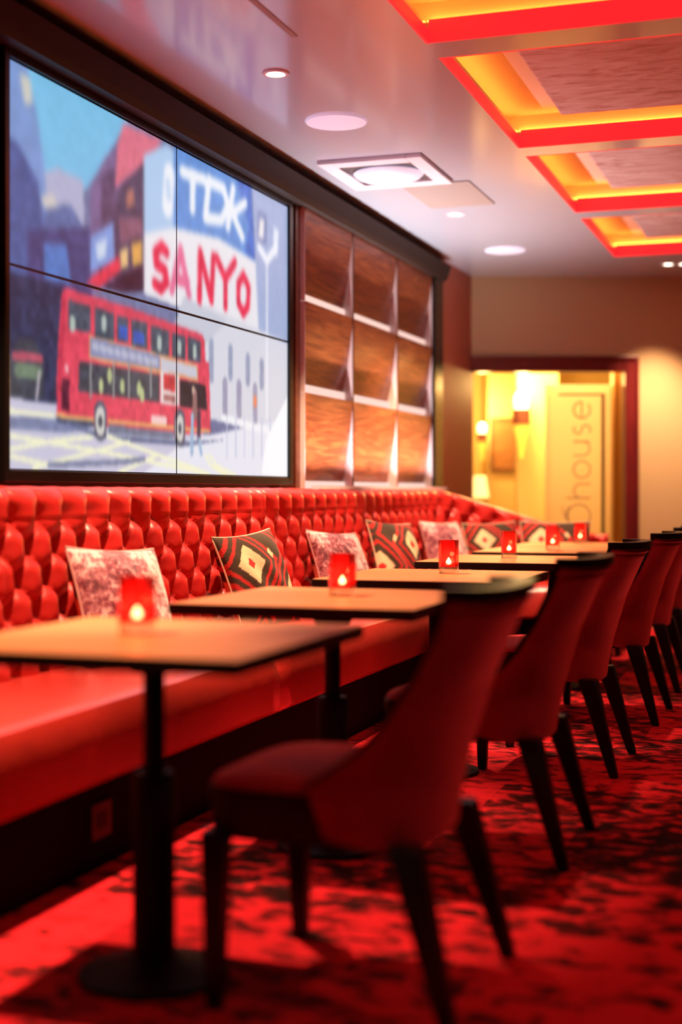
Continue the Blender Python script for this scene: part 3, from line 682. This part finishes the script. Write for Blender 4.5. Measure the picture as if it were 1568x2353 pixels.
def back_section(name, path, s0, s1, parent, ds=.0085, dz=.0085):
    ns = int((s1-s0)/ds); me_v = []; rows_ = []
    nz = int((B_Z1-B_Z0)/dz)
    zs = [B_Z0+(B_Z1-B_Z0)*i/nz for i in range(nz+1)]
    L_ = s1-s0
    for i in range(ns+1):
        s = s0+L_*i/ns
        x, y, nx, ny, top = path(s)
        edge = min(s-s0, s1-s); eg = min(1, edge/.022)**.5 if edge < .022 else 1
        col = []
        ls = s-s0+TUFT_A*.5 if 1 else s
        col.append((x-nx*.10, y-ny*.10, B_Z0)); 
        for z in zs:
            zz = z
            h = tuft(ls, z)*(.15+.85*eg)
            up = (z-(B_Z1-.055))/.055
            base = .09*(1-(z-B_Z0)/(B_Z1-B_Z0))                # reclines a little
            roll = 0
            if up > 0:                                          # rolled top edge
                roll = -.055*(1-math.sqrt(max(0, 1-up*up))); zz = z
            f = (top-B_Z0)/(B_Z1-B_Z0)
            off = h+base*1.0+roll
            col.append((x+nx*off, y+ny*off, B_Z0+(zz-B_Z0)*f))
        zt = B_Z0+(B_Z1-B_Z0)*((top-B_Z0)/(B_Z1-B_Z0))
        for q, w in ((-.04, .004), (-.08, .002), (-.12, -.01), (-.155, -.03)):
            col.append((x+nx*(q-.02), y+ny*(q-.02), zt+w+.002*math.sin(ls*PI/TUFT_A)**2))
        col.append((x-nx*.175, y-ny*.175, B_Z0))
        rows_.append(col)
    n = len(rows_[0]); V = [p for c in rows_ for p in c]
    F = [(i*n+j, (i+1)*n+j, (i+1)*n+(j+1) % n, i*n+(j+1) % n) for i in range(len(rows_)-1) for j in range(n)]
    F.append(tuple(range(n-1, -1, -1))); F.append(tuple((len(rows_)-1)*n+j for j in range(n)))
    me = bpy.data.meshes.new(name); me.from_pydata(V, [], F); me.materials.append(M['leather'])
    for f in me.polygons: f.use_smooth = True
    me.polygons[len(F)-1].use_smooth = False; me.polygons[len(F)-2].use_smooth = False
    o = bpy.data.objects.new(name, me); COL.objects.link(o); o.parent = parent
    return o
def straight(s): return (-2.475, s, 1, 0, B_Z1)
ARC0 = 8.93; RAD = .62; ANG = PI/2-YAW*.3
def curved(s):                  # from y = ARC0 round the corner and out along the rear wall
    d = s-ARC0
    if d <= 0: return straight(s)
    if d < RAD*ANG:
        a = d/RAD; x = -2.475+RAD-RAD*math.cos(a); y = ARC0+RAD*math.sin(a); nx, ny = math.cos(a), -math.sin(a)
    else:
        e = d-RAD*ANG; a = ANG
        x = -2.475+RAD-RAD*math.cos(a)+e*math.sin(a); y = ARC0+RAD*math.sin(a)+e*math.cos(a); nx, ny = math.cos(a), -math.sin(a)
    k = max(0, min(1, (d-.25)/1.15)); top = B_Z1-.30*(k*k*(3-2*k)*.5+k*.5)
    return (x, y, nx, ny, top)
bq = tag(empty('banquette', (0, 0, 0)), 'long red leather banquette with a deep-buttoned back along the left wall', 'banquette')
for k, (a, c) in enumerate(((-.52, 1.664), (1.667, 3.848), (3.851, 6.032), (6.035, 8.216))):
    if c > 2: back_section('back_section', straight, a, c, bq, .0085 if c > 3 else .012)
back_section('back_section', curved, 8.219, 8.219+TUFT_A*13, bq)
# seat cushions and plinth
def seat_block(y0, y1, x0=-2.44, x1=-1.87):
    b = B(); ny, nx = 40, 26; z0, z1 = .245, .455; w = x1-x0; l = y1-y0
    rings = []
    for i in range(ny+1):
        yy = y0+l*i/ny; e = min(i, ny-i)/ny*l
        top = z1+.014*math.sin(PI*i/ny)**.3; ring = []
        k = min(1, e/.035); ez = .022*(1-math.sqrt(1-(1-k)**2)) if k < 1 else 0
        shrink = .012*(1-k)
        for j in range(nx+1):
            t = j/nx; xx = x0+w*t
            d = (x1-xx); zz = top-ez+.010*math.sin(PI*t)
            if d < .05: zz -= .05-math.sqrt(max(0, .05**2-(.05-d)**2))
            ring.append((xx-(shrink if t > .5 else 0), yy, zz))
        ring += [(x1+.004-shrink, yy, z1-.10), (x1+.002-shrink, yy, z0+.02), (x1-.02, yy, z0), (x0, yy, z0)]
        rings.append(ring)
    loft(b, rings)
    return b
for a, c in ((-.52, 1.10), (1.10, 2.62), (2.62, 4.86), (4.86, 6.98), (6.98, 9.10)):
    obj('seat_cushion', seat_block(a+.001, c-.001), M['leather_seat'], bq)
def seat_end():                 # corner seat following the curved back
    b = B(); rings = []
    for i in range(37):
        s = 8.95+i/36*1.40
        x, y, nx, ny, top = curved(s)
        k = min(1, (s-8.95)/.5)
        r = [(x+nx*o, y+ny*o, z) for o, z in ((.03, .245), (.03, .46), (.30, .475), (.50, .465), (.56, .44), (.585, .40), (.585, .26), (.56, .245))]
        rings.append(r)
    loft(b, rings); return b
obj('seat_cushion', seat_end(), M['leather_seat'], bq)
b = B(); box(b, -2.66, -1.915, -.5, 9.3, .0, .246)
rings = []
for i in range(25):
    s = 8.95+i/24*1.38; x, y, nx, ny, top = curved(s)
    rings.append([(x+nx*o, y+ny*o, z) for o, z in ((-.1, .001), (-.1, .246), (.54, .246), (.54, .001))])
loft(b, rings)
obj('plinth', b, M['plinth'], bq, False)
r = tag(empty('socket_plate', (-1.914, 3.55, .135)), 'dark socket plate low on the black plinth of the banquette', 'socket')
b = B(); box(b, 0, .008, -.055, .055, -.05, .05, .003); obj('plate', b, mat('dark_grey_plate', (.03, .012, .012), .5), r, False)
b = B(); box(b, .008, .010, -.028, .028, -.022, .022, .001); obj('socket_insert', b, M['dark_side'], r, False)

# ------------------------------------------------------------------ tables
def make_table():
    r = empty('pedestal_table')
    b = B(); box(b, -.355, .355, -.375, .375, .7145, .74, .003); 
    for v in [v for v in b.verts]: pass
    obj('table_top', b, M['table_wood'], r, False)
    b = B()
    for q in ((-.357, -.353, -.377, .377), (.353, .357, -.377, .377), (-.353, .353, -.377, -.373), (-.353, .353, .373, .377)): box(b, *q, .713, .738)
    box(b, -.353, .353, -.373, .373, .708, .7144)
    obj('edge_band', b, M['black_wood'], r, False)
    b = B(); box(b, -.22, .22, -.028, .028, .69, .708, .003); box(b, -.028, .028, -.22, .22, .69, .7079, .003); lathe(b, [(.001, .66), (.05, .66), (.07, .69), (.001, .69)], 24)
    obj('top_bracket', b, M['black_metal'], r)
    b = B(); lathe(b, [(.024, .44), (.024, .662), (.022, .665), (.022, .44)], 24); obj('column', b, M['black_metal'], r)
    b = B(); lathe(b, [(.001, .03), (.047, .03), (.047, .43), (.042, .445), (.001, .446)], 28); obj('column_sleeve', b, M['black_metal'], r)
    b = B(); lathe(b, [(.001, 0), (.160, 0), (.165, .004), (.163, .014), (.08, .034), (.052, .05), (.001, .036)], 48); obj('base', b, M['black_metal'], r)
    return r
TAB = [2.795, 3.985, 5.165, 6.52, 7.625, 8.43]
tlab = ['orange-brown wood pedestal table nearest the viewer, at lower left with the largest candle',
        'second pedestal table from the front, beside the woven cushion and behind the nearest table',
        'third pedestal table from the front, tip hidden by the nearest chair back',
        'fourth pedestal table from the front, before the far pink cushion',
        'fifth pedestal table from the front, a thin strip of wood below the woven corner cushion',
        'farthest pedestal table, a thin strip in front of the glazed window']
for k, y in enumerate(TAB):
    t = make_table() if k == 0 else copy_tree(tproto)
    if k == 0: tproto = t
    t.location = (-1.375, y, 0); tag(t, tlab[k], 'table', 'pedestal tables along the banquette')

# ------------------------------------------------------------------ candles in square glasses
def make_glass():
    r = empty('candle_glass'); h = .0335; hi = .029
    b = B()
    def ring(a, z, c=.007):
        return [(a, -a+c, z), (a, a-c, z), (a-c, a, z), (-a+c, a, z), (-a, a-c, z), (-a, -a+c, z), (-a+c, -a, z), (a-c, -a, z)]
    loft(b, [ring(h, .026), ring(h, .126), ring(h-.001, .1275), ring(hi+.001, .1275), ring(hi, .125), ring(hi, .026)], cap=False)
    obj('glass_wall', b, M['red_glass'], r, False)
    b = B(); loft(b, [ring(h-.001, .0003), ring(h, .002), ring(h, .0255), ring(hi, .0255)]); obj('glass_foot', b, M['clear_glass'], r, False)
    return r
def make_tealight():
    r = empty('tealight')
    b = B(); lathe(b, [(.001, 0), (.018, 0), (.019, .008), (.0175, .008), (.017, .006), (.001, .006)], 24); obj('cup', b, M['cup'], r)
    b = B(); lathe(b, [(.001, .006), (.0169, .006), (.0165, .0075), (.001, .0072)], 20); wx = obj('wax', b, M['wax'], r)
    b = B(); lathe(b, [(.0008, .0072), (.0008, .011), (.0002, .0115)], 6); obj('wick', b, M['black_wood'], wx)
    b = B(); lathe(b, [(.001, .009), (.008, .012), (.0105, .017), (.0075, .024), (.003, .031), (.0003, .035)], 16); obj('flame', b, M['flame'], wx)
    return r
CAN = [(-1.418, 2.80, 4), (-1.36, 4.03, -3), (-1.35, 5.27, 2), (-1.40, 6.61, 5), (-1.377, 7.63, -2), (-1.385, 8.60, 3)]
pl = ['on the nearest table', 'on the second table from the front', 'on the third table from the front', 'on the fourth table from the front', 'on the fifth table, before the woven corner cushion', 'on the farthest table, rightmost against the lobby glass']
for k, (x, y, a) in enumerate(CAN):
    g = make_glass() if k == 0 else copy_tree(gproto); 
    if k == 0: gproto = g; tl = lproto = make_tealight()
    else: tl = copy_tree(lproto)
    g.location = (x, y, .7402); g.rotation_euler = (0, 0, math.radians(a))
    tl.location = (x, y, .7664); tl.rotation_euler = (0, 0, k)
    tag(g, 'square red glass candle holder '+pl[k], 'candle holder', 'red candle glasses on the tables')
    tag(tl, 'lit tealight inside the red glass '+pl[k], 'candle', 'lit tealights in the glasses')
    l = bpy.data.lights.new('tealight_lamp', 'POINT'); l.energy = .6; l.color = (1, .45, .14); l.shadow_soft_size = .009
    o = bpy.data.objects.new('tealight_lamp', l); COL.objects.link(o); o.location = (x, y, .812)

# ------------------------------------------------------------------ chairs  (local +Y faces the table)
def interp(tab, h):
    for (a, va), (c, vc) in zip(tab, tab[1:]):
        if h <= c: t = (h-a)/(c-a); return va+(vc-va)*max(0, t)
    return tab[-1][1]
REARY = [(.30, -.185), (.40, -.20), (.50, -.222), (.65, -.265), (.85, -.355)]
FRONTY = [(.30, -.02), (.345, -.01), (.47, .03), (.50, -.02), (.54, -.075), (.60, -.13), (.69, -.185), (.78, -.225), (.85, -.245)]
HALFW = [(.30, .255), (.45, .275), (.65, .265), (.85, .222)]
def shell_pt(u, h, inset=0.0, extra=0.0):
    # u in -1..1 round the back
    r, f, w = interp(REARY, h), interp(FRONTY, h), interp(HALFW, h)-inset
    r += inset; a = u*PI/2; n = 2/2.6
    x = w*math.copysign(abs(math.sin(a))**n, a); c = abs(math.cos(a))**n
    return Vector((x, f-(f-r)*c+extra, h))
def smooth_tab(tab, n=5):
    return tab
def make_chair():
    r = empty('upholstered_chair')
    b = B(); nu, nh = 44, 34
    hs = [.335+(.845-.335)*i/nh for i in range(nh+1)]
    def hh(u, h):                # bottom edge rises toward the wing tips
        lift = .03*abs(u)**4; k = (h-.335)/.51
        return h+lift*(1-k)
    outer = [[shell_pt(-1+2*i/nu, hh(-1+2*i/nu, h)) for i in range(nu+1)] for h in hs]
    inner = [[shell_pt((-1+2*i/nu), hh(-1+2*i/nu, h), .032) for i in range(nu+1)] for h in hs]
    rings = [o_+list(reversed(i_)) for o_, i_ in zip(outer, inner)]
    loft(b, rings)
    obj('backrest', b, M['velvet'], r)
    # curved dark rail on the top and the dark edge running down both sides
    b = B(); rr = []
    for i in range(nu+1):
        u = -1+2*i/nu; o_ = shell_pt(u, .85, -.006); i_ = shell_pt(u, .85, .036)
        if abs(u) > .999:
            o_.y += .012; i_.y += .012
        rr.append([Vector((o_.x, o_.y, .838)), Vector((o_.x, o_.y, .858)), Vector((o_.x*.99+i_.x*.01, o_.y, .864)), Vector((i_.x, i_.y, .864)), Vector((i_.x, i_.y, .838))])
    loft(b, rr); obj('top_rail', b, M['black_wood'], r)
    for sgn in (-1, 1):
        b = B(); rr = []
        for i in range(30):
            h = .845-(.845-.47)*i/29
            o_ = shell_pt(sgn, h, -.003); i_ = shell_pt(sgn, h, .035)
            rr.append([o_+Vector((0, -.004, 0)), o_+Vector((0, .010, 0)), i_+Vector((0, .010, 0)), i_+Vector((0, -.004, 0))])
        loft(b, rr); obj('side_edging', b, M['black_wood'], r)
    b = B(); tube(b, [shell_pt(-1+2*i/60, .822, -.004) for i in range(61)], .0035, 6); obj('piping', b, M['velvet'], r)
    # seat
    def plan(w, f, rr, z, n=40):
        out = []
        for i in range(n):
            a = 2*PI*i/n; e = .42
            x = w*math.copysign(abs(math.cos(a))**e, math.cos(a)); y = math.copysign(abs(math.sin(a))**e, math.sin(a))
            x *= 1-.06*(y+1)/2
            out.append((x, (f+rr)/2+(f-rr)/2*y, z))
        return out
    b = B(); loft(b, [plan(.245, .27, -.15, .34), plan(.260, .287, -.15, .36), plan(.260, .29, -.15, .440), plan(.255, .285, -.15, .445)])
    obj('seat_frame', b, M['dark_side'], r)
    b = B(); loft(b, [plan(.250, .28, -.16, .444), plan(.256, .286, -.16, .449), plan(.250, .28, -.16, .457), plan(.225, .25, -.15, .468), plan(.17, .19, -.12, .476), plan(.06, .07, -.05, .480)])
    obj('seat', b, M['seat_velvet'], r)
    def leg(p, q, w0, w1):
        b = B(); p, q = Vector(p), Vector(q); rings = []
        for t in (0, .03, .35, .97, 1):
            c = p.lerp(q, t); w = w0+(w1-w0)*t; w *= .9 if t in (0, 1) else 1
            rings.append([(c.x+sx*w, c.y+sy*w, c.z) for sx, sy in ((-1, -.8), (-.8, -1), (.8, -1), (1, -.8), (1, .8), (.8, 1), (-.8, 1), (-1, .8))])
        loft(b, rings); return obj('leg', b, M['black_wood'], r)
    for sx in (-1, 1):
        leg((sx*.225, -.160, .355), (sx*.262, -.262, 0), .034, .016)
        leg((sx*.235, .240, .36), (sx*.25, .235, 0), .028, .016)
    return r
CH = [(2.91, -.935, 0), (4.19, -.945, 1), (5.53, -.985, 0), (6.77, -.965, -1), (7.87, -.975, 0), (8.95, -1.0, 1)]
chl = ['large blurred red velvet chair nearest the viewer, dark rail along its curved back', 'second red velvet chair from the front, just behind the nearest one',
       'third red velvet chair from the front, its curved dark top rail beside the fourth candle', 'fourth red velvet chair from the front, its back before the dark red window jamb',
       'fifth red velvet chair in the row, at the right edge under the cream wall', 'farthest red velvet chair, only a sliver at the right edge of the photo']
for k, (y, x, a) in enumerate(CH):
    c = make_chair() if k == 0 else copy_tree(cproto)
    if k == 0: cproto = c
    c.location = (x, y, 0); c.rotation_euler = (0, 0, PI/2+math.radians(a)); tag(c, chl[k], 'chair', 'velvet chairs facing the banquette')

# ------------------------------------------------------------------ cushions
def kilim(x, y):
    dark, red, cream, deep = (.050, .026, .012), (.55, .020, .018), (.80, .58, .34), (.30, .012, .014)
    best = min(((abs(x-cx)/.40+abs(y-cy)/.46), cx) for cx, cy in ((-.42, .30), (.95, -.30), (-.42, -1.55), (.95, 1.5), (-1.75, -.4)))
    d = best[0]
    if d < .28: return red
    if d < .95: return cream
    if d < 1.42: return dark
    st = math.floor((x+y)*3.2) % 2
    if d < 1.66: return red
    if d < 2.0: return dark
    if abs(x-.30)/.10+abs(y-.42)/.16 < 1: return cream
    return red if d < 2.3 else dark
def make_cushion(w, h, t, front, kind):
    r = empty('cushion'); n = 96 if kind == 'kilim' else 44
    def pt(x, y, side):
        e = (1-x**4)*(1-y**4); prof = max(0, (1-x*x)*(1-y*y))**.42
        px = x*w/2*(1-.07*(1-y*y)*abs(x)**3); py = y*h/2*(1-.07*(1-x*x)*abs(y)**3)
        wr = .006*math.sin(9*x+5*y)*e
        return (px, side*(t/2*prof+wr*prof), py)
    for side in (-1, 1):
        g = np.linspace(-1, 1, n)
        V = [pt(x, y, side) for y in g for x in g]
        F = [(j*n+i, j*n+i+1, (j+1)*n+i+1, (j+1)*n+i) for j in range(n-1) for i in range(n-1)]
        if side > 0: F = [f[::-1] for f in F]
        me = bpy.data.meshes.new('cover'); me.from_pydata(V, [], F)
        for f in me.polygons: f.use_smooth = True
        if kind == 'kilim' or side > 0:
            a = me.color_attributes.new('col', 'FLOAT_COLOR', 'POINT')
            a.data.foreach_set('color', [c for y in g for x in g for c in (*kilim(front*x*(1 if side < 0 else -1), y), 1)])
        me.materials.append(M['kilim'] if (kind == 'kilim' or side > 0) else M['pink'])
        o = bpy.data.objects.new('front_cover' if side < 0 else 'back_cover', me); COL.objects.link(o); o.parent = r
    b = B(); P_ = []
    for k in range(4):
        for i in range(24):
            q = -1+2*i/24
            P_.append(pt(*((q, -1), (1, q), (-q, 1), (-1, -q))[k], 1))
    tube(b, P_, .0045, 6, closed=True); obj('piping', b, M['piping'] if kind == 'kilim' else M['pink_piping'], r)
    return r
# local -Y is the cushion's face
CU = [('pink', -2.235, 4.31, 74, 20, 3, .42, .40, 1, 'crushed pink velvet cushion nearest the viewer, partly behind the nearest candle'),
      ('kilim', -2.24, 5.52, 76, 20, -4, .42, .42, 1, 'woven brown, red and cream diamond cushion behind the second table'),
      ('pink', -2.24, 6.62, 72, 22, 4, .40, .40, 1, 'crushed pink velvet cushion in the middle, partly behind the second candle'),
      ('kilim', -2.24, 7.58, 72, 18, 4, .42, .42, -1, 'woven diamond cushion between two pink ones, cream diamond at its right'),
      ('pink', -2.24, 8.66, 68, 18, 2, .40, .40, 1, 'plain pink velvet cushion farthest along the bench, behind the third candle'),
      ('kilim', -2.06, 9.22, 40, 16, -2, .40, .38, 1, 'woven diamond cushion set in the shaded corner of the banquette'),
      ('kilim', -1.66, 9.30, 14, 14, 0, .46, .385, 1, 'wide woven cushion right of the corner, against the lobby window')]
for kind, x, y, rz, tilt, roll, w, h, fr, lab in CU:
    c = make_cushion(w, h, .155, fr, kind)
    # half height stands on the seat (0.47), face turned into the room and leaned back
    Mr = Matrix.Rotation(math.radians(rz), 4, 'Z') @ Matrix.Rotation(math.radians(-tilt), 4, 'X') @ Matrix.Rotation(math.radians(roll), 4, 'Y')
    c.matrix_world = Matrix.Translation((x, y, .472+h/2*math.cos(math.radians(tilt))+.012)) @ Mr
    tag(c, lab, 'cushion', 'cushions on the banquette')
